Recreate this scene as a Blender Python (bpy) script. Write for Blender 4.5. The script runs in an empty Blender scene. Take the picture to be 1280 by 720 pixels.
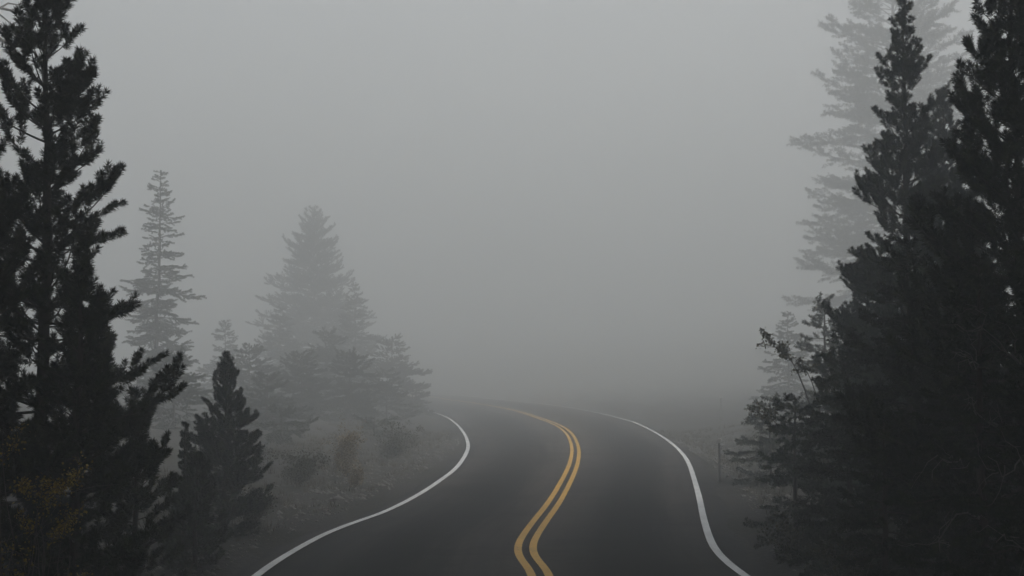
import bpy, math, random
import numpy as np
from mathutils import Vector

R = math.radians
S = bpy.context.scene
COL = S.collection

# ------------------------------------------------------------------ camera
CAM_H = 3.0
FPX = 1600.0                      # focal length in pixels of a 1280 px wide frame
TILT = math.atan((459 - 360) / FPX)
cam_d = bpy.data.cameras.new('camera')
cam_d.sensor_width = 36.0
cam_d.lens = FPX / 1280.0 * 36.0
cam_d.clip_end = 4000
cam = bpy.data.objects.new('camera', cam_d)
COL.objects.link(cam)
cam.location = (0, 0, CAM_H)
cam.rotation_euler = (R(90) + TILT, 0, 0)
S.camera = cam
CT, ST = math.cos(TILT), math.sin(TILT)


def at(px, py, Y):
    """point of the place at forward distance Y seen at that spot of the frame"""
    u, v = (px - 640) / FPX, (360 - py) / FPX
    dy, dz = CT - v * ST, ST + v * CT
    k = Y / dy
    return (u * k, Y, CAM_H + dz * k)


def ground_at(px, py):
    u, v = (px - 640) / FPX, (360 - py) / FPX
    dy, dz = CT - v * ST, ST + v * CT
    k = -CAM_H / dz
    return (u * k, dy * k)


# ------------------------------------------------------------------ helpers
def link_mesh(name, verts, faces, mat, parent=None, smooth=False, tone=None, uv=None):
    me = bpy.data.meshes.new(name)
    verts = np.asarray(verts, dtype=np.float32)
    if isinstance(faces, np.ndarray):
        n, k = faces.shape
        me.vertices.add(len(verts))
        me.vertices.foreach_set('co', verts.ravel())
        me.loops.add(n * k)
        me.loops.foreach_set('vertex_index', faces.astype(np.int32).ravel())
        me.polygons.add(n)
        me.polygons.foreach_set('loop_start', np.arange(0, n * k, k, dtype=np.int32))
        me.update(calc_edges=True)
    else:
        me.from_pydata([tuple(map(float, v)) for v in verts], [], faces)
        me.update()
    if tone is not None:
        a = me.attributes.new('tone', 'FLOAT', 'FACE')
        a.data.foreach_set('value', np.asarray(tone, dtype=np.float32))
    if uv is not None:
        layer = me.uv_layers.new(name='UVMap')
        li = np.empty(len(me.loops), dtype=np.int32)
        me.loops.foreach_get('vertex_index', li)
        layer.data.foreach_set('uv', np.asarray(uv, dtype=np.float32)[li].ravel())
    if smooth:
        me.polygons.foreach_set('use_smooth', np.ones(len(me.polygons), dtype=bool))
    me.materials.append(mat)
    o = bpy.data.objects.new(name, me)
    COL.objects.link(o)
    if parent:
        o.parent = parent
    return o


def thing(name, label, cat, loc=(0, 0, 0), rz=0.0, group=None):
    o = bpy.data.objects.new(name, None)
    o.empty_display_size = 0.2
    COL.objects.link(o)
    o.location = loc
    o.rotation_euler = (0, 0, rz)
    o['label'] = label
    o['category'] = cat
    if group:
        o['group'] = group
    return o


class Wood:
    """collects tapered tubes for one mesh"""
    def __init__(self):
        self.v, self.f, self.n = [], [], 0

    def tube(self, pts, rad, sides=5):
        pts = np.asarray(pts, float)
        k = len(pts)
        d = np.gradient(pts, axis=0)
        d /= np.linalg.norm(d, axis=1)[:, None] + 1e-9
        ref = np.array([0.31, 0.95, 0.05]) if abs(d[0][2]) > 0.7 else np.array([0.05, 0.03, 1.0])
        a = np.cross(d, ref)
        a /= np.linalg.norm(a, axis=1)[:, None] + 1e-9
        b = np.cross(d, a)
        th = np.linspace(0, 2 * math.pi, sides, endpoint=False)
        ring = (pts[:, None, :] + np.asarray(rad)[:, None, None] *
                (np.cos(th)[None, :, None] * a[:, None, :] + np.sin(th)[None, :, None] * b[:, None, :]))
        self.v.append(ring.reshape(-1, 3))
        i, j = np.meshgrid(np.arange(k - 1), np.arange(sides), indexing='ij')
        j2 = (j + 1) % sides
        q = np.stack([i * sides + j, i * sides + j2, (i + 1) * sides + j2, (i + 1) * sides + j], -1).reshape(-1, 4)
        self.f.append(q + self.n)
        self.n += k * sides

    def build(self, name, mat, parent=None):
        return link_mesh(name, np.concatenate(self.v), np.concatenate(self.f), mat, parent, smooth=True)


# ------------------------------------------------------------------ materials
def new_mat(name):
    m = bpy.data.materials.new(name)
    m.use_nodes = True
    nt = m.node_tree
    return m, nt, nt.nodes['Principled BSDF']


def ramp(nt, fac, stops):
    r = nt.nodes.new('ShaderNodeValToRGB')
    e = r.color_ramp.elements
    while len(e) < len(stops):
        e.new(0.5)
    for k, (p, c) in enumerate(stops):
        e[k].position = p
        e[k].color = (*c, 1)
    nt.links.new(fac, r.inputs['Fac'])
    return r.outputs['Color']


def noise(nt, vec, scale, detail=4, rough=0.6):
    n = nt.nodes.new('ShaderNodeTexNoise')
    n.inputs['Scale'].default_value = scale
    n.inputs['Detail'].default_value = detail
    n.inputs['Roughness'].default_value = rough
    nt.links.new(vec, n.inputs['Vector'])
    return n.outputs['Fac']


def mixc(nt, fac, a, b, mode='MIX'):
    m = nt.nodes.new('ShaderNodeMix')
    m.data_type = 'RGBA'
    m.blend_type = mode
    for sock, val in ((m.inputs[0], fac), (m.inputs[6], a), (m.inputs[7], b)):
        if isinstance(val, bpy.types.NodeSocket):
            nt.links.new(val, sock)
        elif isinstance(val, (int, float)):
            sock.default_value = val
        else:
            sock.default_value = (*val, 1)
    return m.outputs[2]


def bump(nt, bs, h, strength, dist=0.02):
    b = nt.nodes.new('ShaderNodeBump')
    b.inputs['Strength'].default_value = strength
    b.inputs['Distance'].default_value = dist
    nt.links.new(h, b.inputs['Height'])
    nt.links.new(b.outputs['Normal'], bs.inputs['Normal'])


def foliage_mat(name, stops, rough=0.65):
    m, nt, bs = new_mat(name)
    a = nt.nodes.new('ShaderNodeAttribute')
    a.attribute_name = 'tone'
    nt.links.new(ramp(nt, a.outputs['Fac'], stops), bs.inputs['Base Color'])
    bs.inputs['Roughness'].default_value = rough
    bs.inputs['Specular IOR Level'].default_value = 0.25
    return m


M_pine = foliage_mat('pine_needles', [(0, (.014, .020, .010)), (.45, (.030, .042, .019)), (.8, (.058, .086, .024)), (1, (.105, .095, .042))])
M_fir = foliage_mat('spruce_needles', [(0, (.014, .020, .011)), (.5, (.028, .042, .016)), (.85, (.054, .078, .027)), (1, (.095, .085, .042))])
M_yel = foliage_mat('yellow_leaves', [(0, (.16, .12, .02)), (.5, (.42, .28, .03)), (1, (.60, .42, .05))], .5)
M_tan = foliage_mat('dry_leaves', [(0, (.16, .125, .075)), (.5, (.30, .235, .145)), (1, (.42, .34, .22))], .7)
M_olive = foliage_mat('olive_leaves', [(0, (.030, .034, .018)), (.6, (.055, .058, .028)), (1, (.11, .095, .04))], .6)
M_pale = foliage_mat('pale_olive_leaves', [(0, (.05, .05, .022)), (.6, (.12, .115, .055)), (1, (.22, .19, .09))], .6)
M_grass = foliage_mat('verge_grass', [(0, (.05, .045, .025)), (.6, (.10, .082, .045)), (1, (.16, .13, .075))], .8)


def bark_mat(name, c0, c1):
    m, nt, bs = new_mat(name)
    tc = nt.nodes.new('ShaderNodeTexCoord').outputs['Object']
    mp = nt.nodes.new('ShaderNodeMapping')
    mp.inputs['Scale'].default_value = (9, 9, 2.2)
    nt.links.new(tc, mp.inputs['Vector'])
    n = noise(nt, mp.outputs['Vector'], 3.0, 6)
    nt.links.new(ramp(nt, n, [(.3, c0), (.7, c1)]), bs.inputs['Base Color'])
    bs.inputs['Roughness'].default_value = .9
    bump(nt, bs, n, .6, .02)
    return m


M_bark = bark_mat('conifer_bark', (.045, .036, .028), (.11, .09, .072))
M_dead = bark_mat('dead_wood', (.14, .125, .11), (.27, .245, .22))
M_twig = bark_mat('grey_twig', (.10, .085, .07), (.22, .19, .16))


def asphalt_mat():
    m, nt, bs = new_mat('asphalt')
    tcn = nt.nodes.new('ShaderNodeTexCoord')
    obj, uv = tcn.outputs['Object'], tcn.outputs['UV']
    fine = noise(nt, obj, 55, 5, .7)
    base = ramp(nt, fine, [(.34, (.022, .021, .020)), (.6, (.062, .058, .056)), (.72, (.16, .152, .146))])
    # wear stretched along the driving direction
    mp = nt.nodes.new('ShaderNodeMapping')
    mp.inputs['Scale'].default_value = (.95, .045, 1)
    nt.links.new(uv, mp.inputs['Vector'])
    streak = noise(nt, mp.outputs['Vector'], 1.6, 5, .6)
    st = ramp(nt, streak, [(.36, (.45, .45, .45)), (.5, (.95, .94, .92)), (.64, (1.5, 1.45, 1.4))])
    base = mixc(nt, .9, base, st, 'MULTIPLY')
    blot = noise(nt, obj, .55, 4, .55)
    bl = ramp(nt, blot, [(.38, (.45, .45, .45)), (.47, (.95, .94, .93)), (.62, (1.2, 1.18, 1.15))])
    base = mixc(nt, .8, base, bl, 'MULTIPLY')
    # dark oil and tyre bands along the middle of each lane, edges wandering
    su = nt.nodes.new('ShaderNodeSeparateXYZ')
    nt.links.new(uv, su.inputs[0])
    wand = nt.nodes.new('ShaderNodeMath')
    wand.operation = 'MULTIPLY_ADD'
    wand.inputs[1].default_value = 2.6
    nt.links.new(streak, wand.inputs[0])
    nt.links.new(su.outputs['X'], wand.inputs[2])
    sc_ = nt.nodes.new('ShaderNodeMath')
    sc_.operation = 'MULTIPLY_ADD'
    sc_.inputs[1].default_value = 1 / 8.2
    sc_.inputs[2].default_value = -1.3 / 8.2
    nt.links.new(wand.outputs[0], sc_.inputs[0])
    lo, hi = (.16, .155, .15), (1.1, 1.07, 1.04)
    band = ramp(nt, sc_.outputs[0], [(.02, (.6, .6, .6)), (.13, hi), (.22, lo), (.33, lo), (.42, hi), (.5, (1.35, 1.3, 1.25)), (.60, hi), (.69, lo), (.80, lo), (.89, hi), (.98, (.6, .6, .6))])
    base = mixc(nt, .92, base, band, 'MULTIPLY')
    # hairline cracks
    v = nt.nodes.new('ShaderNodeTexVoronoi')
    v.feature = 'DISTANCE_TO_EDGE'
    v.inputs['Scale'].default_value = .55
    wob = nt.nodes.new('ShaderNodeVectorMath')
    wob.operation = 'ADD'
    wn = nt.nodes.new('ShaderNodeTexNoise')
    wn.inputs['Scale'].default_value = 1.3
    nt.links.new(obj, wn.inputs['Vector'])
    nt.links.new(obj, wob.inputs[0])
    nt.links.new(wn.outputs['Color'], wob.inputs[1])
    nt.links.new(wob.outputs[0], v.inputs['Vector'])
    cr = ramp(nt, v.outputs['Distance'], [(0, (.35, .35, .35)), (.012, (1, 1, 1))])
    base = mixc(nt, .7, base, cr, 'MULTIPLY')
    nt.links.new(base, bs.inputs['Base Color'])
    rr = nt.nodes.new('ShaderNodeMapRange')
    rr.inputs['To Min'].default_value = .7
    rr.inputs['To Max'].default_value = .95
    nt.links.new(streak, rr.inputs['Value'])
    nt.links.new(rr.outputs['Result'], bs.inputs['Roughness'])
    bs.inputs['Specular IOR Level'].default_value = .12
    bump(nt, bs, fine, .5, .006)
    return m


def paint_mat(name, c, worn):
    m, nt, bs = new_mat(name)
    obj = nt.nodes.new('ShaderNodeTexCoord').outputs['Object']
    n = noise(nt, obj, 14, 6, .7)
    n2 = noise(nt, obj, 1.1, 3, .5)
    cc = ramp(nt, n, [(.33, worn), (.43, c)])
    c2 = ramp(nt, n2, [(.3, (.72, .72, .72)), (.6, (1, 1, 1))])
    nt.links.new(mixc(nt, .7, cc, c2, 'MULTIPLY'), bs.inputs['Base Color'])
    bs.inputs['Roughness'].default_value = .6
    return m


def ground_mat():
    m, nt, bs = new_mat('forest_soil')
    obj = nt.nodes.new('ShaderNodeTexCoord').outputs['Object']
    a = noise(nt, obj, .35, 5, .6)
    b = noise(nt, obj, 9, 6, .7)
    c1 = ramp(nt, b, [(.3, (.022, .020, .018)), (.5, (.048, .044, .040)), (.72, (.11, .10, .092))])
    c2 = ramp(nt, b, [(.3, (.018, .019, .013)), (.7, (.055, .050, .033))])
    near = mixc(nt, ramp(nt, a, [(.42, (0, 0, 0)), (.58, (1, 1, 1))]), c1, c2)
    # hillside colour paled with distance beyond the bend to brighten the far fog
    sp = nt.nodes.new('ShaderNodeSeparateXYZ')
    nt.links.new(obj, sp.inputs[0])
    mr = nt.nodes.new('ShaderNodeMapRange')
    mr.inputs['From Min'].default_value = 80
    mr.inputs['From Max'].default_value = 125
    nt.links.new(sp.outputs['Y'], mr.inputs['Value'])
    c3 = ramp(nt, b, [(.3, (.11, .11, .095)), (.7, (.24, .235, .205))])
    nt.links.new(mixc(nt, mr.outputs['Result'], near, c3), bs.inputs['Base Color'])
    bs.inputs['Roughness'].default_value = .95
    bs.inputs['Specular IOR Level'].default_value = .15
    bump(nt, bs, b, .8, .05)
    return m


def plain(name, c, rough=.5):
    m, nt, bs = new_mat(name)
    obj = nt.nodes.new('ShaderNodeTexCoord').outputs['Object']
    n = noise(nt, obj, 22, 5)
    nt.links.new(ramp(nt, n, [(.3, tuple(x * .75 for x in c)), (.65, c)]), bs.inputs['Base Color'])
    bs.inputs['Roughness'].default_value = rough
    return m


M_asph, M_ground = asphalt_mat(), ground_mat()
M_white = paint_mat('white_paint', (.86, .86, .84), (.34, .33, .32))
M_yellow = paint_mat('yellow_paint', (.80, .43, .015), (.26, .15, .04))
M_stone = plain('roadside_stone', (.24, .225, .21), .9)

# ------------------------------------------------------------------ road lines (read on the ground)
PX_L = [(320, 720), (345, 702), (375, 684), (405, 668), (440, 654), (480, 640), (520, 620), (548, 602), (570, 585), (582, 568), (585, 555), (579, 540), (568, 528), (555, 520)]
PX_C = [(676, 720), (661, 700), (656, 685), (662, 670), (676, 650), (691, 630), (703, 610), (713, 590), (718, 575), (719, 560), (714, 546), (706, 537), (694, 530)]
PX_R = [(932, 720), (905, 699), (890, 680), (880, 650), (874, 622), (868, 600), (862, 582), (853, 567), (838, 553), (818, 540), (800, 531), (785, 525.5)]


def smooth_line(pix, before, after):
    p = [ground_at(*q) for q in pix]
    p = before + p + after
    p = np.array(p)
    # Catmull-Rom, then resampled and lightly smoothed
    out = []
    for i in range(len(p) - 1):
        p0, p1, p2, p3 = p[max(i - 1, 0)], p[i], p[i + 1], p[min(i + 2, len(p) - 1)]
        n = max(3, int(np.linalg.norm(p2 - p1) / .35))
        for t in np.linspace(0, 1, n, endpoint=False):
            out.append(.5 * ((2 * p1) + (-p0 + p2) * t + (2 * p0 - 5 * p1 + 4 * p2 - p3) * t * t + (-p0 + 3 * p1 - 3 * p2 + p3) * t ** 3))
    out.append(p[-1])
    out = np.array(out)
    seg = np.r_[0, np.cumsum(np.linalg.norm(np.diff(out, axis=0), axis=1))]
    s = np.arange(0, seg[-1], .25)
    out = np.stack([np.interp(s, seg, out[:, 0]), np.interp(s, seg, out[:, 1])], 1)
    k = np.ones(5) / 5
    for _ in range(2):
        q = np.stack([np.convolve(np.pad(out[:, c], 2, mode='edge'), k, mode='valid') for c in (0, 1)], 1)
        q[:3], q[-3:] = out[:3], out[-3:]
        out = q
    return out


L = smooth_line(PX_L, [(-60, -52), (-38, -41), (-16, -27), (-6.2, -13), (-3.6, 2), (-3.55, 9), (-3.7, 14)], [(-5.7, 88), (-8.6, 102), (-13.5, 120), (-21, 140), (-46, 180), (-90, 225)])
Cc = smooth_line(PX_C, [(-58, -56), (-36, -45), (-12.5, -30), (-2.4, -15), (.3, 1), (.5, 12)], [(1.7, 75), (.6, 86), (-1.4, 99), (-5.4, 117), (-12, 139), (-38, 182), (-84, 231)])
Rr = smooth_line(PX_R, [(-56, -60), (-34, -49), (-9, -33), (1.3, -17), (4.0, 0), (3.75, 12)], [(5.9, 82), (4.7, 93), (2.3, 106), (-2.2, 123), (-8, 142), (-33, 187), (-78, 237)])


def ribbon_strip(line, w, off=0.0):
    d = np.gradient(line, axis=0)
    d /= np.linalg.norm(d, axis=1)[:, None]
    nrm = np.stack([d[:, 1], -d[:, 0]], 1)            # to the right of travel
    return line + nrm * (off - w / 2), line + nrm * (off + w / 2)


def strip_obj(name, a, b, z, mat, label=None):
    n = len(a)
    v = np.zeros((2 * n, 3))
    v[0::2, :2], v[1::2, :2] = a, b
    v[:, 2] = z
    i = np.arange(n - 1)
    f = np.stack([2 * i, 2 * i + 1, 2 * i + 3, 2 * i + 2], 1)
    o = link_mesh(name, v, f, mat)
    o['kind'] = 'structure'
    if label:
        o['label'] = label
    return o


# asphalt: resample both edges to the same count, 10 columns across
def resample(line, n):
    seg = np.r_[0, np.cumsum(np.linalg.norm(np.diff(line, axis=0), axis=1))]
    s = np.linspace(0, seg[-1], n)
    return np.stack([np.interp(s, seg, line[:, 0]), np.interp(s, seg, line[:, 1])], 1)


NR = 700
eL = resample(ribbon_strip(L, 0, -.42)[0], NR)
eR = resample(ribbon_strip(Rr, 0, .42)[0], NR)
# pair edges through the nearest point so that the cross rows stay square to the road
rows, uvs = [], []
acc = 0
cols = 13
for k in range(NR):
    a, b = eL[k], eR[k]
    if k:
        acc += np.linalg.norm((eL[k] + eR[k] - eL[k - 1] - eR[k - 1]) / 2)
    for c in range(cols):
        t = c / (cols - 1)
        p = a * (1 - t) + b * t
        z = 0.0
        if c in (0, cols - 1):
            z = -.09
            rag = (.035 * math.sin(acc * 3.1 + c) + .03 * math.sin(acc * 7.7 + 2 * c) + .05 * math.sin(acc * .9 + c * .3))
            p = p + (a - b if c == 0 else b - a) / np.linalg.norm(a - b) * rag
            p = p + (a - b if c == 0 else b - a) / np.linalg.norm(a - b) * .10
        rows.append((p[0], p[1], z))
        uvs.append((t * 8.2, acc))
i, j = np.meshgrid(np.arange(NR - 1), np.arange(cols - 1), indexing='ij')
f = np.stack([i * cols + j, i * cols + j + 1, (i + 1) * cols + j + 1, (i + 1) * cols + j], -1).reshape(-1, 4)
road = link_mesh('road', rows, f, M_asph, uv=uvs)
road['kind'] = 'structure'
road['label'] = 'dark worn two lane asphalt road winding into the fog'

strip_obj('edge_line', *ribbon_strip(L, .135), .004, M_white, 'white edge line curving along the left side of the road')
strip_obj('edge_line', *ribbon_strip(Rr, .135), .004, M_white, 'white edge line along the right side of the road')
strip_obj('centre_line', *ribbon_strip(Cc, .125, -.125), .004, M_yellow, 'left one of the two yellow centre lines')
strip_obj('centre_line', *ribbon_strip(Cc, .125, .125), .004, M_yellow, 'right one of the two yellow centre lines')

# ------------------------------------------------------------------ terrain
mid = (resample(L, 400) + resample(Rr, 400)) / 2


def road_dist(x, y):
    x, y = np.atleast_1d(np.asarray(x, float)), np.atleast_1d(np.asarray(y, float))
    out = np.full(x.shape, 1e9)
    for s in range(0, x.size, 4000):
        dx = x.ravel()[s:s + 4000, None] - mid[None, :, 0]
        dy = y.ravel()[s:s + 4000, None] - mid[None, :, 1]
        out.ravel()[s:s + 4000] = np.sqrt((dx * dx + dy * dy).min(1))
    return out


def hgt(x, y):
    d = road_dist(x, y)
    x, y = np.atleast_1d(np.asarray(x, float)), np.atleast_1d(np.asarray(y, float))
    h = np.interp(d, [0, 4.1, 4.6, 5.6, 6.6, 9, 14, 30, 80, 1000], [-.10, -.10, -.05, -.16, -.06, .22, .5, 1.2, 2.5, 6])
    far = np.clip((y - 100) / 60, 0, 1)
    h += far * np.minimum(.085 * np.maximum(0, d - 9), 62) * (.8 + .25 * np.sin(x * .021 + 1.2))
    w = np.clip((d - 4.5) / 3, 0, 1)
    h += w * (.10 * np.sin(x * 1.3 + y * .7) * np.sin(y * .9 - x * .4) + .05 * np.sin(3.1 * x + 1.7 * y) + .04 * np.sin(4.3 * y - 2.2 * x))
    return h


def gz(x, y):
    return float(hgt(x, y)[0])


def axis_pts(lo, hi, fine_lo, fine_hi, step, grow=1.18):
    p = list(np.arange(fine_lo, fine_hi, step))
    s, q = step, fine_hi
    while q < hi:
        p.append(q)
        s *= grow
        q += s
    p.append(hi)
    s, q = step, fine_lo - step
    while q > lo:
        p.insert(0, q)
        s *= grow
        q -= s
    p.insert(0, lo)
    return np.array(p)


gx = axis_pts(-700, 700, -14, 14, .4)
gy = axis_pts(-700, 800, 8, 60, .5, 1.12)
GX, GY = np.meshgrid(gx, gy, indexing='ij')
GZ = hgt(GX.ravel(), GY.ravel())
vv = np.stack([GX.ravel(), GY.ravel(), GZ], 1)
i, j = np.meshgrid(np.arange(len(gx) - 1), np.arange(len(gy) - 1), indexing='ij')
n = len(gy)
f = np.stack([i * n + j, (i + 1) * n + j, (i + 1) * n + j + 1, i * n + j + 1], -1).reshape(-1, 4)
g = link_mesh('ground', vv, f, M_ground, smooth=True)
g['kind'] = 'structure'


# ------------------------------------------------------------------ conifers
def unit(v):
    return v / (np.linalg.norm(v) + 1e-9)


def brushes(shoots, rng, nl, nw, per_m, ang, mat, name, parent):
    """needles of every shoot: thin three-cornered blades set round it like a bottle brush"""
    A = np.array([s[0] for s in shoots])
    B = np.array([s[1] for s in shoots])
    sc = np.array([s[2] for s in shoots])
    D = B - A
    ln = np.linalg.norm(D, axis=1)
    D /= ln[:, None] + 1e-9
    cnt = np.maximum(6, (ln * per_m)).astype(int)
    idx = np.repeat(np.arange(len(A)), cnt)
    m = len(idx)
    t = rng.random(m) ** .9
    t[rng.random(m) < .14] = 1.0                         # bushy end
    d = D[idx]
    rnd = rng.normal(size=(m, 3))
    rad = rnd - (rnd * d).sum(1)[:, None] * d
    rad /= np.linalg.norm(rad, axis=1)[:, None] + 1e-9
    a = np.radians(rng.uniform(ang[0], ang[1], m))
    a = np.where(t > .99, a * rng.uniform(.1, 1.15, m), a)
    nd = d * np.cos(a)[:, None] + rad * np.sin(a)[:, None]
    length = nl * sc[idx] * rng.uniform(.65, 1.15, m)
    base = A[idx] + d * (ln[idx] * t)[:, None]
    side = np.cross(nd, rng.normal(size=(m, 3)))
    side /= np.linalg.norm(side, axis=1)[:, None] + 1e-9
    w = (nw * sc[idx])[:, None] * .5
    mid_ = base + nd * (length * .45)[:, None]
    V = np.stack([base, mid_ + side * w, base + nd * length[:, None], mid_ - side * w], 1).reshape(-1, 3)
    F = np.arange(m * 4).reshape(-1, 4)
    tone = np.clip(rng.beta(1.2, 1.9, len(A))[idx] * .8 + rng.random(m) * .2, 0, 1)
    return link_mesh(name, V, F, mat, parent, tone=tone)


STYLES = {
    # young pine: whorls of upswept limbs ending in thick brushes
    'pine': dict(elev=(-8, 50), curl=(48, 24), droop=0, whorl=.235, nlimb=(5, 7), prof=.74, skip=.10, twig=.50, tw_sp=.115, tw_len=(.16, .52), up=.60,
                 nl=.078, nw=.0085, per_m=880, ang=(34, 74), bare=.08, mat='p', jit=(.6, 1.22)),
    # spruce: level, slightly drooping shelves
    'spruce': dict(elev=(-18, 30), curl=(26, 14), droop=.10, whorl=.26, nlimb=(6, 8), prof=.92, skip=.06, twig=.42, tw_sp=.095, tw_len=(.16, .55), up=-.06,
                   nl=.055, nw=.010, per_m=560, ang=(35, 80), bare=.03, mat='f', jit=(.65, 1.18)),
    # old pine: few long uneven limbs with plates of needles towards their ends
    'old': dict(elev=(-8, 30), curl=(16, 20), droop=.05, whorl=.62, nlimb=(4, 6), prof=.36, skip=.12, twig=.34, tw_sp=.20, tw_len=(.35, 1.7), up=.10,
                nl=.17, nw=.03, per_m=90, ang=(35, 85), bare=.18, mat='p', jit=(.45, 1.25)),
}


def conifer(name, label, seed, px, top, Y, rad_px, style='pine', group=None, cat='tree', size=1.0, thin=1.0, lean=0.0, dead=(), **over):
    """a conifer whose tip shows at (px, top) from Y metres away; rad_px is the crown's half width low down"""
    st = dict(STYLES[style])
    st.update(over)
    rng = np.random.default_rng(seed)
    x, _, ztop = at(px, top, Y)
    z0 = gz(x, Y) - .05
    H = ztop - z0
    Rm = rad_px / FPX * Y
    root = thing(name, label, cat, (x, Y, z0), 0, group)
    W = Wood()
    # trunk
    k = 16
    tz = np.linspace(0, 1, k)
    wob = np.cumsum(rng.normal(0, .004 * H, (k, 2)), 0) * .6
    wob -= wob[0]
    wob[:, 0] += lean * tz * H
    wob -= (wob[-1] - [0, 0]) * tz[:, None] if lean == 0 else 0
    trunk = np.stack([wob[:, 0], wob[:, 1], tz * H], 1)
    r0 = .009 * H + .022
    W.tube(trunk, r0 * (1 - tz) ** .8 + .006, 9)

    def on_trunk(z):
        u = z / H
        return np.array([np.interp(u, tz, trunk[:, 0]), np.interp(u, tz, trunk[:, 1]), z])

    shoots = []
    sz = size
    z = st['bare'] * H
    az0 = rng.uniform(0, 6.28)
    while z < H * .985:
        t = z / H
        nl = rng.integers(st['nlimb'][0], st['nlimb'][1] + 1)
        if t > .9:
            nl = min(nl, 4)
        az0 += 2.4 + rng.normal(0, .3)
        fat = rng.uniform(.78, 1.12)
        for q in range(nl):
            if rng.random() < st['skip']:
                continue
            az = az0 + 6.283 * q / nl + rng.normal(0, .22)
            zz = max(.01 * H, min(z + rng.normal(0, .3) * st["whorl"] * sz, H * .985))
            t = zz / H
            grow = min(1.0, .62 + 1.6 * max(0, t - st['bare']) / max(.05, .3))      # the lowest limbs are a bit shorter
            Lb = Rm * (1 - t) ** st['prof'] * rng.uniform(*st['jit']) * fat * grow + .10 * sz
            el = R(st['elev'][0] + (st['elev'][1] - st['elev'][0]) * t ** 1.3 + rng.normal(0, 8))
            curl = R((st['curl'][0] + (st['curl'][1] - st['curl'][0]) * t) * rng.uniform(.6, 1.3))
            ns = 7
            p = on_trunk(zz)
            pts, dirs = [p.copy()], []
            for s in range(ns):
                u = s / (ns - 1)
                e = el - st['droop'] * 3.2 * math.sin(u * 2.6) + curl * u ** 1.6
                az += rng.normal(0, .07)
                d = np.array([math.cos(az) * math.cos(e), math.sin(az) * math.cos(e), math.sin(e)])
                dirs.append(d)
                p = p + d * Lb / ns
                pts.append(p.copy())
            pts = np.array(pts)
            rb = min(.010 * Lb + .005 * sz ** .5, r0 * .5)
            W.tube(pts, np.linspace(rb, .0025 * sz, ns + 1), 4)
            # twigs
            step = st['tw_sp'] * sz * thin
            s0 = .30 if style != 'spruce' else .16
            ss = np.arange(s0 * Lb if Lb > .5 * sz else .25 * Lb, Lb, step)
            sgn = 1
            for s in ss:
                u = s / Lb * ns
                a = min(int(u), ns - 1)
                q0 = pts[a] + (pts[a + 1] - pts[a]) * (u - a)
                d = dirs[a]
                side = unit(np.cross(d, [0, 0, 1.0])) * sgn
                sgn = -sgn
                up = unit(np.cross(side, d)) * sgn * -1
                upz = up if up[2] > 0 else -up
                f_ = s / Lb
                td = unit(d * rng.uniform(.45, .95) + side * rng.uniform(.45, 1.0) + upz * rng.normal(st['up'] * .5, .28))
                tl = np.clip(st['twig'] * Lb * (1.15 - .8 * f_) * rng.uniform(.6, 1.2), st['tw_len'][0] * sz, st['tw_len'][1] * sz)
                # two bends; the brush covers the outer part
                m1 = q0 + td * tl * .5
                td2 = unit(td + np.array([0, 0, st['up'] * rng.uniform(.3, 1.0)]) + d * .25)
                e1 = m1 + td2 * tl * .5
                if tl > .34 * sz:
                    W.tube(np.array([q0, m1, e1]), [.004 * sz, .003 * sz, .0015 * sz], 3)
                sc = rng.uniform(.85, 1.15)
                shoots.append((q0 + (m1 - q0) * (.35 if style != 'spruce' else .05), m1, sc))
                shoots.append((m1, e1, sc))
                if tl > .30 * sz:
                    for sg in (-1, 1):
                        sd = unit(td2 + np.cross(td2, [0, 0, 1.0]) * sg * rng.uniform(.6, 1.1) + np.array([0, 0, st['up'] * rng.uniform(.2, .8)]))
                        shoots.append((m1, m1 + sd * tl * rng.uniform(.3, .45), sc * .92))
            # limb end
            shoots.append((pts[-3], pts[-2], 1.0))
            shoots.append((pts[-2], pts[-1] + dirs[-1] * .05 * sz, 1.1))
        z += st['whorl'] * sz * rng.uniform(.75, 1.25) * (1 - .35 * t) * (.75 + .35 * thin)
    # leader
    shoots.append((on_trunk(H * .93), np.array([trunk[-1][0], trunk[-1][1], H - .06 * sz]), 1.0))
    W.build('trunk', M_bark, root)
    for (dpx, dpy, ex, ey, toward) in dead:                # bare pale branches that still hang on the tree
        p0 = np.array(at(dpx, dpy, Y - .35 * toward)) - [x, Y, z0]
        p1 = np.array(at(ex, ey, Y - 1.0 * toward)) - [x, Y, z0]
        p0 = np.array([0, 0, max(.2, p0[2] - .1)]) * .6 + p0 * .4
        bare_branch('dead_branch', p0, p1, rng, M_dead, root)
    brushes(shoots, rng, st['nl'] * sz, st['nw'] * sz, st['per_m'] / sz, st['ang'], M_pine if st['mat'] == 'p' else M_fir, 'crown', root)
    return root


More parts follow.
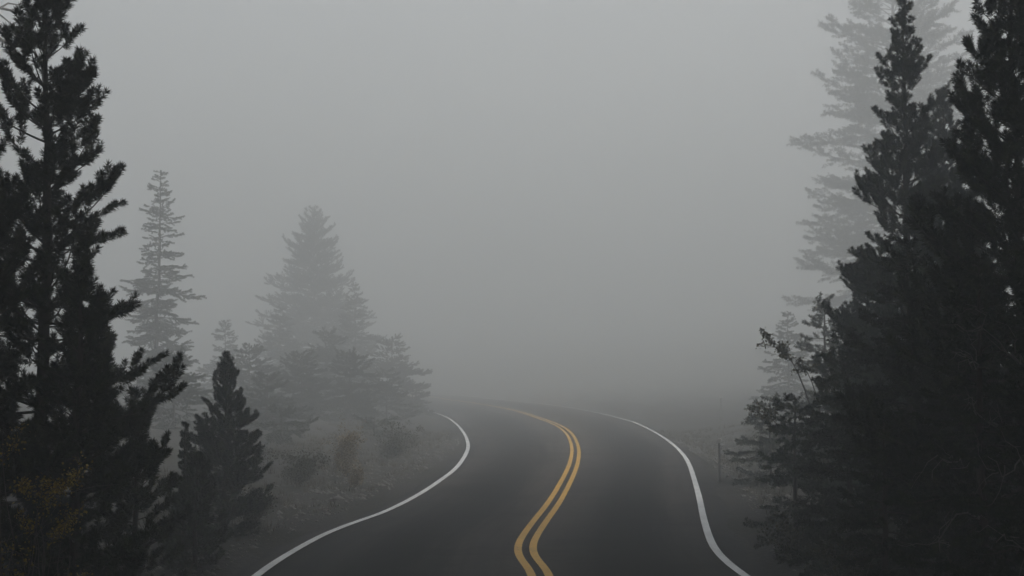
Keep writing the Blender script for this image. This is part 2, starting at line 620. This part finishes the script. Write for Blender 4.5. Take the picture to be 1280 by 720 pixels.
# ------------------------------------------------------------------ left side
def bare_branch(name, p0, p1, rng, mat, parent, r=.012, forks=4):
    p0, p1 = np.asarray(p0, float), np.asarray(p1, float)
    Lb = np.linalg.norm(p1 - p0)
    Wd = Wood()

    def crooked(a, b, n, amp):
        t = np.linspace(0, 1, n)[:, None]
        p = a + (b - a) * t
        wv = np.cumsum(rng.normal(0, amp, (n, 3)), 0)
        return p + wv - t * wv[-1]
    main = crooked(p0, p1, 9, .045 * Lb)
    Wd.tube(main, np.linspace(r, r * .25, 9), 5)
    for q in range(forks):
        k = rng.integers(2, 8)
        d = unit(p1 - p0 + rng.normal(0, .55, 3) * Lb)
        e = main[k] + d * Lb * rng.uniform(.18, .42)
        sub = crooked(main[k], e, 5, .03 * Lb)
        Wd.tube(sub, np.linspace(r * .5, r * .15, 5), 4)
        e2 = sub[2] + unit(d + rng.normal(0, .6, 3)) * Lb * rng.uniform(.08, .2)
        Wd.tube(crooked(sub[2], e2, 4, .02 * Lb), np.linspace(r * .3, r * .12, 4), 3)
    return Wd.build(name, mat, parent)


def leaves_mesh(pts, rng, size, mat, name, parent):
    P = np.asarray(pts)
    m = len(P)
    n = rng.normal(size=(m, 3))
    n /= np.linalg.norm(n, axis=1)[:, None]
    t = np.cross(n, rng.normal(size=(m, 3)))
    t /= np.linalg.norm(t, axis=1)[:, None]
    b = np.cross(n, t)
    s = (size * rng.uniform(.55, 1.25, m))[:, None]
    V = np.stack([P, P + t * s * .5 + b * s * .38, P + t * s, P + t * s * .5 - b * s * .38], 1).reshape(-1, 3)
    return link_mesh(name, V, np.arange(m * 4).reshape(-1, 4), mat, parent, tone=rng.random(m))


def shrub(name, label, seed, px, Y, height, spread, mat, leaf=.045, stems=9, per=34, cat='shrub', group=None, low=.35, x=None, wood=None, clump=.05, leafy=1.0):
    """many stemmed bush; the leaves sit on the outer part of the twigs"""
    rng = np.random.default_rng(seed)
    if x is None:
        x = at(px, 459, Y)[0]
    z0 = gz(x, Y) - .03
    root = thing(name, label, cat, (x, Y, z0), 0, group)
    Wd, lv = Wood(), []
    for s in range(stems):
        az = rng.uniform(0, 6.283)
        out = spread * rng.uniform(.15, 1.0)
        h = height * rng.uniform(.6, 1.0) * (1 - .3 * out / max(spread, .01))
        n = 8
        t = np.linspace(0, 1, n)
        p = np.stack([math.cos(az) * out * t ** 1.4, math.sin(az) * out * t ** 1.4, h * t], 1)
        p[1:, :] += np.cumsum(rng.normal(0, .018 * height, (n - 1, 3)), 0)
        Wd.tube(p, np.linspace(.006 + .004 * height, .002, n), 4)
        for q in range(7):
            k = rng.integers(2, n)
            if t[k] < low and rng.random() < .8:
                continue
            d = unit(np.array([rng.normal(), rng.normal(), rng.uniform(.0, 1.3)]))
            l = height * rng.uniform(.10, .26)
            e = p[k] + d * l
            mdp = (p[k] + e) / 2 + rng.normal(0, .06 * l, 3)
            Wd.tube(np.array([p[k], mdp, e]), [.004, .003, .0015], 3)
            if rng.random() > leafy:
                continue
            for c in range(per // 7 + 1):
                u = rng.uniform(.2, 1.05)
                lv.append(p[k] + (e - p[k]) * u + rng.normal(0, clump * height ** .5, 3))
    Wd.build('stem', wood or M_twig, root)
    if lv:
        leaves_mesh(lv, rng, leaf, mat, 'foliage', root)
    return root


# ------------------------------------------------------------------ left side
conifer('pine_tree', 'tall dark pine with upswept brushy limbs nearest the left of the road', 11, 58, -44, 15.0, 186, prof=.60, nlimb=(5, 6), skip=.13, whorl=.265)
conifer('pine_tree', 'dark pine cut by the left border, only the right half of its crown visible', 12, -32, 66, 13.4, 130)
conifer('pine_tree', 'low dark bushy pine in front of the tall left pine', 13, 100, 322, 14.0, 100, bare=.03)
conifer('pine_tree', 'short bushy dark pine between the low dark pine and the left verge', 15, 172, 500, 16.2, 66, bare=.02)
conifer('pine_tree', 'small grey-green cone shaped pine alone beside the left verge', 14, 284, 447, 24.0, 70, bare=.02, prof=.86, skip=.0, nlimb=(6, 8), jit=(.75, 1.12), size=.8)
conifer('sapling_pine', 'thin sapling with a bare spiky leader left of the cone shaped pine', 16, 232, 530, 21.0, 36, cat='sapling', bare=.02, size=.5, prof=1.5)
conifer('sapling_pine', 'bushy waist high sapling at the foot of the cone shaped pine', 17, 246, 575, 19.8, 44, cat='sapling', bare=.02, size=.8)
conifer('spruce_tree', 'slim faded spruce with a narrow spire rising behind the tall left pine', 21, 201, 212, 66, 64, 'spruce', size=1.4, bare=.04, thin=1.1, prof=.8, jit=(.4, 1.3), skip=.14)
conifer('pine_tree', 'broad very faint pine with a pointed top, tallest of the foggy left group', 22, 393, 258, 112, 92, 'spruce', size=1.9, bare=.03, up=.4, elev=(-8, 48), prof=.75)
conifer('pine_tree', 'faint pine leaning against the left flank of the broad foggy pine', 23, 350, 384, 94, 62, 'spruce', size=1.7, bare=.03, up=.3)
conifer('pine_tree', 'faint pine on the right flank of the broad foggy pine', 24, 444, 356, 98, 60, 'spruce', size=1.8, bare=.03, up=.3)
conifer('spruce_tree', 'faint short spruce between the slim spire and the broad foggy pine', 25, 281, 402, 88, 42, 'spruce', size=1.6, bare=.03)
conifer('pine_tree', 'foggy round topped young pine above the left bend, left of the tan bush', 26, 377, 440, 64, 66, 'spruce', size=1.35, bare=.02, prof=.6, up=.3)
conifer('pine_tree', 'foggy young pine directly behind the tan bush at the left bend', 27, 437, 440, 66, 60, 'spruce', size=1.45, bare=.02, prof=.6, up=.3)
conifer('pine_tree', 'foggy young pine right of the tan bush, close to the left bend', 28, 484, 462, 70, 48, 'spruce', size=1.45, bare=.02, prof=.6, up=.3)
conifer('pine_tree', 'farthest low foggy pine where the left edge line fades out', 29, 516, 480, 82, 38, 'spruce', size=1.6, bare=.02, prof=.6, up=.3)
conifer('pine_tree', 'foggy young pine just behind the small cone shaped pine', 30, 334, 466, 54, 60, 'spruce', size=1.3, bare=.02, prof=.65, up=.3)
conifer('spruce_tree', 'low foggy spruce between the thin sapling and the slim spire', 31, 218, 440, 50, 74, 'spruce', size=1.35, bare=.02, prof=.7)
conifer('pine_tree', 'foggy pine filling the gap between the broad foggy pine and the left bend', 32, 408, 412, 78, 66, 'spruce', size=1.5, bare=.02, prof=.6, up=.3)
conifer('pine_tree', 'foggy pine between the broad foggy pine and the faded spruce, low down', 33, 312, 430, 68, 60, 'spruce', size=1.4, bare=.02, prof=.6, up=.3)
conifer('pine_tree', 'faint pine at the right end of the foggy left group', 34, 490, 420, 86, 54, 'spruce', size=1.8, bare=.02, prof=.6, up=.3)
conifer('spruce_tree', 'low foggy young spruce right behind the left bank, left of the tan bush', 35, 352, 510, 46, 54, 'spruce', size=1.2, bare=.0, prof=.6)
conifer('spruce_tree', 'low foggy young spruce on the bank just right of the tan bush', 36, 468, 520, 54, 46, 'spruce', size=1.2, bare=.0, prof=.6)
shrub('yellow_shrub', 'yellow leaved shrub at the foot of the tall left pine', 61, 74, 12.9, 2.25, .24, M_yel, leaf=.034, stems=9, per=700, low=.84, clump=.028, leafy=.4)
shrub('yellow_shrub', 'yellow leaved twigs glowing at the left border, halfway up the dark trees', 62, 26, 12.9, 2.9, .18, M_yel, leaf=.034, stems=6, per=620, low=.9, clump=.03, leafy=.55)
shrub('yellow_shrub', 'low yellow leaved shrub in the bottom left corner', 63, 24, 12.8, 1.38, .18, M_yel, leaf=.034, stems=6, per=620, low=.85, clump=.03, leafy=.5)
shrub('leafy_shrub', 'dark olive shrub low between the tall left pine and the verge', 64, 120, 15.5, 1.35, .7, M_olive, leaf=.05, stems=14, per=60)
shrub('leafy_shrub', 'dark olive shrub under the pine cut by the left border', 65, 40, 14.2, 1.5, .8, M_olive, leaf=.05, stems=14, per=60)
shrub('tan_bush', 'dry tan bush on the bank at the left bend', 66, 432, 36, 1.6, .42, M_tan, leaf=.06, stems=16, per=170, low=.15)
shrub('tan_bush', 'small dry tan bush right of the larger tan bush at the left bend', 67, 444, 33.5, .8, .4, M_tan, leaf=.05, stems=12, per=130, low=.1)
shrub('leafy_shrub', 'low dark shrub where the verge meets the cone shaped pine', 68, 318, 25.5, .85, .6, M_olive, leaf=.045, stems=16, per=140, low=.1)
shrub('leafy_shrub', 'low foggy shrub under the young pines left of the tan bush', 69, 372, 33, 1.1, 1.0, M_olive, leaf=.05, stems=18, per=170, low=.1)
shrub('leafy_shrub', 'low foggy shrub along the verge right of the tan bush', 70, 492, 44, 1.3, 1.2, M_olive, leaf=.06, stems=18, per=170, low=.1)

# bare snag outside the left border reaching into the top corner
rng = np.random.default_rng(77)
sx, sy, sz_ = at(-62, 60, 36)
sz0 = gz(sx, sy)
snag = thing('dead_tree', 'bare dead tree whose grey branches reach into the top left corner', 'tree', (sx, sy, sz0))
Wd = Wood()
hh = at(-62, -60, 36)[2] - sz0
Wd.tube([(0, 0, -.1), (.05, 0, hh * .3), (-.05, .05, hh * .6), (.08, 0, hh * .85), (.0, 0, hh)], [.24, .20, .15, .09, .03], 9)
Wd.build('trunk', M_dead, snag)


def snag_limb(pix, r0):
    Wl = Wood()
    for k, (line, r) in enumerate(pix):
        p = np.array([at(a, b, 36 + .25 * math.sin(a * .1)) for a, b in line]) - [sx, sy, sz0]
        Wl.tube(p, np.linspace(r, r * .45, len(p)), 6)
    Wl.build('limb', M_dead, snag)


snag_limb([([(-62, 40), (-30, 34), (-8, 44), (8, 54), (28, 58), (44, 66)], .085), ([(-8, 44), (4, 40), (16, 44)], .04)], .08)
snag_limb([([(-62, 22), (-28, 14), (0, 10), (18, 14), (40, 20)], .06), ([(0, 10), (10, 4), (22, 6), (36, 2)], .03), ([(-10, 12), (2, 20), (14, 30), (20, 28)], .03)], .06)

# ------------------------------------------------------------------ right side
conifer('pine_tree', 'huge faint old pine with long level limbs looming behind the right hand pines', 41, 1116, -110, 92, 122, 'old', size=1.2, bare=.08, nlimb=(5, 7), skip=.08, whorl=.52, prof=.30)
conifer('pine_tree', 'tall grey-green pine with a slender tip, tallest in the middle right', 42, 1131, 0, 24, 140, prof=.85, whorl=.29)
conifer('pine_tree', 'narrow pine tip peeping between the tall grey-green pine and the dark border pine', 43, 1180, 112, 28, 100, prof=.75)
conifer('pine_tree', 'tall dark pine at the right border of the picture', 44, 1262, -60, 15.5, 225, prof=.72)
conifer('spruce_tree', 'dark pointed spruce in front of the tall grey-green pine', 45, 1133, 296, 17.5, 160, 'spruce', size=1.1)
conifer('spruce_tree', 'dark spruce with pale dead twigs low in the right corner', 46, 1222, 318, 13.8, 160, 'spruce',
        dead=[(1225, 470, 1190, 440, 1.2), (1235, 520, 1205, 500, 1.2), (1240, 560, 1165, 600, 1.0), (1230, 640, 1175, 690, 1.1)])
conifer('spruce_tree', 'dark spruce cut by the right border below the tall border pine', 47, 1300, 300, 12.5, 130, 'spruce',
        dead=[(1290, 430, 1215, 415, 1.0), (1290, 590, 1235, 570, 1.1), (1290, 690, 1245, 678, 1.1)])
conifer('spruce_tree', 'dark spruce on the road side of the pointed spruce', 48, 1058, 410, 20.5, 112, 'spruce', size=1.1,
        dead=[(1065, 600, 1085, 640, 1.2)])
conifer('spruce_tree', 'short spruce standing closest to the right edge line', 49, 993, 494, 23.5, 64, 'spruce', size=1.15, prof=.7)
conifer('pine_tree', 'dark pine filling the gap behind the pointed spruce', 50, 1085, 322, 27, 105, bare=.03)
conifer('pine_tree', 'dark pine deep in the right group behind the corner spruce', 51, 1205, 240, 22, 115, bare=.03)
conifer('spruce_tree', 'low dark spruce at the foot of the pointed spruce', 52, 1105, 520, 15.2, 110, 'spruce', size=.95)
conifer('spruce_tree', 'foggy low spruce behind the short spruce by the right edge line', 53, 962, 500, 34, 56, 'spruce', size=1.5, prof=.7)
conifer('spruce_tree', 'very faint spruce rising behind the leaning broadleaf sapling', 55, 985, 392, 70, 54, 'spruce', size=1.6)
conifer('pine_tree', 'foggy pine behind the broadleaf sapling on the right', 54, 1030, 372, 36, 74, 'spruce', size=1.6, up=.3)
shrub('leafy_shrub', 'low dark shrub at the bottom edge right of the right edge line', 71, 985, 20.2, .95, .62, M_olive, leaf=.055, stems=14, per=60, low=.1)
shrub('leafy_shrub', 'dark shrub in front of the low spruce near the bottom right', 72, 1060, 16.8, 1.0, .65, M_olive, leaf=.05, stems=14, per=60, low=.1)
shrub('leafy_shrub', 'dark shrub under the corner spruce with dead twigs', 73, 1180, 13.6, 1.2, .7, M_olive, leaf=.05, stems=14, per=60, low=.1)
shrub('leafy_shrub', 'foggy shrub on the right bank between the reflector posts and the right hand trees', 74, 962, 40, 1.2, 1.0, M_olive, leaf=.055, stems=18, per=170, low=.1)


# a broadleaf sapling leaning out of the right group: two leafy tips show against the fog
def leaning_sapling():
    rng = np.random.default_rng(91)
    Y = 27.0
    bx = at(1040, 459, Y)[0]
    z0 = gz(bx, Y) - .05
    root = thing('leaning_sapling', 'thin broadleaf sapling whose pale leafy tips lean out towards the road', 'sapling', (bx, Y, z0))
    Wd, lv = Wood(), []
    for tip, bend, nn in (((968, 428), (1015, 470), 520), ((943, 512), (985, 528), 380), ((1000, 455), (1030, 490), 200)):
        a = np.zeros(3)
        b = np.array(at(*bend, Y)) - [bx, Y, z0]
        c = np.array(at(*tip, Y - .2)) - [bx, Y, z0]
        t = np.linspace(0, 1, 12)[:, None]
        p = (1 - t) ** 2 * a + 2 * t * (1 - t) * (b * 1.1) + t * t * c
        Wd.tube(p, np.linspace(.03, .004, 12), 5)
        for q in range(9):
            k = rng.integers(8, 12)
            e = p[k] + unit(rng.normal(0, 1, 3) * [1, 1, .8] + (c - b) * .8) * rng.uniform(.15, .42)
            Wd.tube(np.array([p[k], (p[k] + e) / 2 + rng.normal(0, .02, 3), e]), [.006, .004, .002], 3)
            for l in range(nn // 9):
                lv.append(p[k] + (e - p[k]) * rng.uniform(.25, 1.1) + rng.normal(0, .035, 3))
    Wd.build('stem', M_twig, root)
    leaves_mesh(lv, rng, .065, M_pale, 'foliage', root)


leaning_sapling()


# reflector posts on the right shoulder
M_post = plain('post_steel', (.30, .295, .285), .7)
M_refl = plain('reflector_white', (.88, .88, .86), .3)


def reflector_post(label, px, top, Y):
    x, _, zt = at(px, top, Y)
    z0 = gz(x, Y) - .1
    h = zt - z0
    root = thing('reflector_post', label, 'post', (x, Y, z0), R(4), 'reflector posts on the right shoulder')
    # channel section, open at the back
    w, d, tk = .028, .018, .006
    prof = [(-w, -d), (w, -d), (w, d), (w - tk, d), (w - tk, -d + tk), (-w + tk, -d + tk), (-w + tk, d), (-w, d)]
    n = len(prof)
    v = [(a, b, 0) for a, b in prof] + [(a, b, h) for a, b in prof]
    f = [(i, (i + 1) % n, n + (i + 1) % n, n + i) for i in range(n)] + [tuple(range(n, 2 * n)), tuple(range(n - 1, -1, -1))]
    link_mesh('post', v, f, M_post, root)
    rd, k = .07, 20
    v = [(rd * math.cos(6.2832 * i / k), -d - .003, h - .08 + rd * math.sin(6.2832 * i / k)) for i in range(k)]
    v += [(.85 * a, -d - .016, (b - h + .08) * .85 + h - .08) for a, _, b in v]
    f = [(i, (i + 1) % k, k + (i + 1) % k, k + i) for i in range(k)] + [tuple(range(2 * k - 1, k - 1, -1)), tuple(range(k))]
    link_mesh('reflector', v, f, M_refl, root)


reflector_post('nearer reflector post with a round white reflector on the right shoulder', 899, 547, 35)
reflector_post('farther, fainter reflector post fading into the fog on the right', 901, 494, 66)


# ------------------------------------------------------------------ verge litter
def scatter(n, rng, dlo, dhi, ylo, yhi):
    x = rng.uniform(-14, 15, n * 6)
    y = rng.uniform(ylo, yhi, n * 6)
    d = road_dist(x, y)
    k = (d > dlo) & (d < dhi)
    return x[k][:n], y[k][:n]


rng = np.random.default_rng(5)
x, y = scatter(9500, rng, 4.7, 10.5, 10, 62)
keep = (np.sin(x * 1.7 + y * .6) * np.sin(y * .8 - x * .5) + rng.normal(0, .45, len(x))) > .05
x, y = x[keep], y[keep]
z = hgt(x, y)
nb = 13
T = len(x)
ii = np.repeat(np.arange(T), nb)
m = len(ii)
bx, by = x[ii] + rng.normal(0, .05, m), y[ii] + rng.normal(0, .05, m)
bz = z[ii] - .01
az = rng.uniform(0, 6.283, m)
ln = rng.uniform(.06, .22, m) * (.6 + .8 * rng.random(T)[ii])
ba = np.stack([bx, by, bz], 1)
tip = ba + np.stack([np.cos(az) * ln * .6, np.sin(az) * ln * .6, ln], 1)
sd_ = np.stack([-np.sin(az), np.cos(az), np.zeros(m)], 1) * .006
V = np.stack([ba - sd_, ba + sd_, tip], 1).reshape(-1, 3)
gr = link_mesh('grass', V, np.arange(m * 3).reshape(-1, 3), M_grass, tone=np.clip(rng.random(T)[ii] * .8 + rng.random(m) * .2, 0, 1))
gr['kind'] = 'stuff'
gr['label'] = 'sparse dry grass tufts on the road verges'

x, y = scatter(8000, rng, 4.35, 7.4, 12, 55)
z = hgt(x, y)
oct_v = np.array([(1, 0, 0), (-1, 0, 0), (0, 1, 0), (0, -1, 0), (0, 0, 1), (0, 0, -1)], float)
oct_f = np.array([(0, 2, 4), (2, 1, 4), (1, 3, 4), (3, 0, 4), (2, 0, 5), (1, 2, 5), (3, 1, 5), (0, 3, 5)])
T = len(x)
sc = rng.gamma(1.6, .016, (T, 1, 1)) + .008
V = oct_v[None] * sc * rng.uniform(.6, 1.3, (T, 6, 1)) * np.array([1, 1, .6]) + np.stack([x, y, z], 1)[:, None, :]
st_ = link_mesh('gravel', V.reshape(-1, 3), (oct_f[None] + 6 * np.arange(T)[:, None, None]).reshape(-1, 3), M_stone)
st_['kind'] = 'stuff'
st_['label'] = 'loose grey gravel scattered along the shoulders'


# ------------------------------------------------------------------ unseen trees added beside and behind the camera to shade the near road
def add_shade_trees():
    rng = np.random.default_rng(8)
    lab = 'tall dark spruce added just outside the picture to shade the near road'
    grp = 'added shade spruces outside the picture'
    proto = []
    for k in range(2):
        o = conifer('shade_spruce', lab, 300 + k, 640, -5200, 9, 640, 'spruce', grp, size=3.4, bare=.06, thin=1.15, prof=.75, nw=.03, per_m=420)
        proto.append(o)
    H0 = at(640, -5200, 9)[2]
    spots = []
    for yy in np.arange(-16, 27, 3.2):                                  # right
        for c in range(3):
            spots.append((max(8.2, .40 * yy + 4.6) + 4.4 * c + rng.normal(0, .5), yy + rng.normal(0, .8)))
    for yy in np.arange(-10, 24, 3.8):                                   # left
        for c in range(2):
            spots.append((-max(8.6, .40 * yy + 4.8) - 4.6 * c + rng.normal(0, .5), yy + rng.normal(0, .8)))
    for xx in np.arange(-1, 10, 4.4):                                   # behind
        spots.append((xx + 5.5, -22 + rng.normal(0, 1.5)))
    used = [False, False]
    for i, (x, y) in enumerate(spots):
        if road_dist(x, y)[0] < 6.0:
            continue
        k = i % 2
        if used[k]:
            o = proto[k].copy()
            COL.objects.link(o)
            for ch in proto[k].children:
                c = ch.copy()
                COL.objects.link(c)
                c.parent = o
        else:
            o, used[k] = proto[k], True
        s = rng.uniform(.8, 1.12)
        o.location = (x, y, gz(x, y) - .1)
        o.rotation_euler = (0, 0, rng.uniform(0, 6.28))
        o.scale = (s, s, s)
    # unseen old pines, added so their high crowns block light over the camera
    o0 = conifer('shade_pine', 'tall old pine added outside the picture, its high crown shading the near road', 320, 640, -4100, 9, 1500, 'old',
                 'added shade pines outside the picture', size=1.6, bare=.56, prof=.30, nlimb=(6, 8), skip=.05, nl=.24, nw=.22, per_m=110, elev=(2, 30), curl=(8, 15))
    o0['label'] = 'tall old pine added outside the picture to shade the near road'
    first = True
    for (x, y) in [(7.6, -9), (7.2, -2), (7.6, 5), (8.4, 11.5), (-8.2, -4), (-7.6, 2.5), (-7.4, 9), (-8.6, 14)]:
        o = o0
        if not first:
            o = o0.copy()
            COL.objects.link(o)
            for ch in o0.children:
                c = ch.copy()
                COL.objects.link(c)
                c.parent = o
        first = False
        o.location = (x, y, gz(x, y) - .1)
        o.rotation_euler = (0, 0, rng.uniform(0, 6.28))


add_shade_trees()

# ------------------------------------------------------------------ light and air
w = bpy.data.worlds.new('World')
S.world = w
w.use_nodes = True
nt = w.node_tree
sky = nt.nodes.new('ShaderNodeTexSky')
sky.sky_type = 'NISHITA'
sky.sun_disc = False
SUN_EL, SUN_AZ = R(42), R(95)          # veiled sun to the right, behind the added shade trees
sky.sun_elevation = SUN_EL
sky.sun_rotation = SUN_AZ
sky.air_density = .8
sky.dust_density = 6
sky.ozone_density = 1.0
nt.links.new(sky.outputs['Color'], nt.nodes['Background'].inputs['Color'])
nt.nodes['Background'].inputs["Strength"].default_value = .07
sd = bpy.data.lights.new('sun', 'SUN')
sd.energy = 1.5
sd.angle = R(20)
sd.color = (1, .97, .92)
so = bpy.data.objects.new('sun', sd)
COL.objects.link(so)
to_sun = Vector((math.sin(SUN_AZ) * math.cos(SUN_EL), math.cos(SUN_AZ) * math.cos(SUN_EL), math.sin(SUN_EL)))
so.rotation_euler = to_sun.to_track_quat('Z', 'Y').to_euler()

DENS = .0165
m = bpy.data.materials.new('fog')
m.use_nodes = True
nt = m.node_tree
nt.nodes.clear()
out = nt.nodes.new('ShaderNodeOutputMaterial')
pv = nt.nodes.new('ShaderNodeVolumePrincipled')
pv.inputs['Color'].default_value = (.893, .925, .926, 1)
pv.inputs['Density'].default_value = DENS
pv.inputs['Anisotropy'].default_value = .2
nt.links.new(pv.outputs['Volume'], out.inputs['Volume'])
x0, x1, y0, y1, zz0, zz1 = -720, 720, -720, 820, -3, 80
bv = [(x, y, z) for z in (zz0, zz1) for y in (y0, y1) for x in (x0, x1)]
bf = [(0, 2, 3, 1), (4, 5, 7, 6), (0, 1, 5, 4), (2, 6, 7, 3), (0, 4, 6, 2), (1, 3, 7, 5)]
hz = link_mesh('haze', bv, bf, m)
hz['kind'] = 'stuff'

S.render.engine = 'CYCLES'
S.cycles.volume_bounces = 3
S.cycles.max_bounces = 6
S.cycles.diffuse_bounces = 2
S.cycles.use_denoising = True
S.view_settings.view_transform = 'Standard'
S.view_settings.look = 'None'
S.view_settings.exposure = 1.72
S.view_settings.gamma = 1
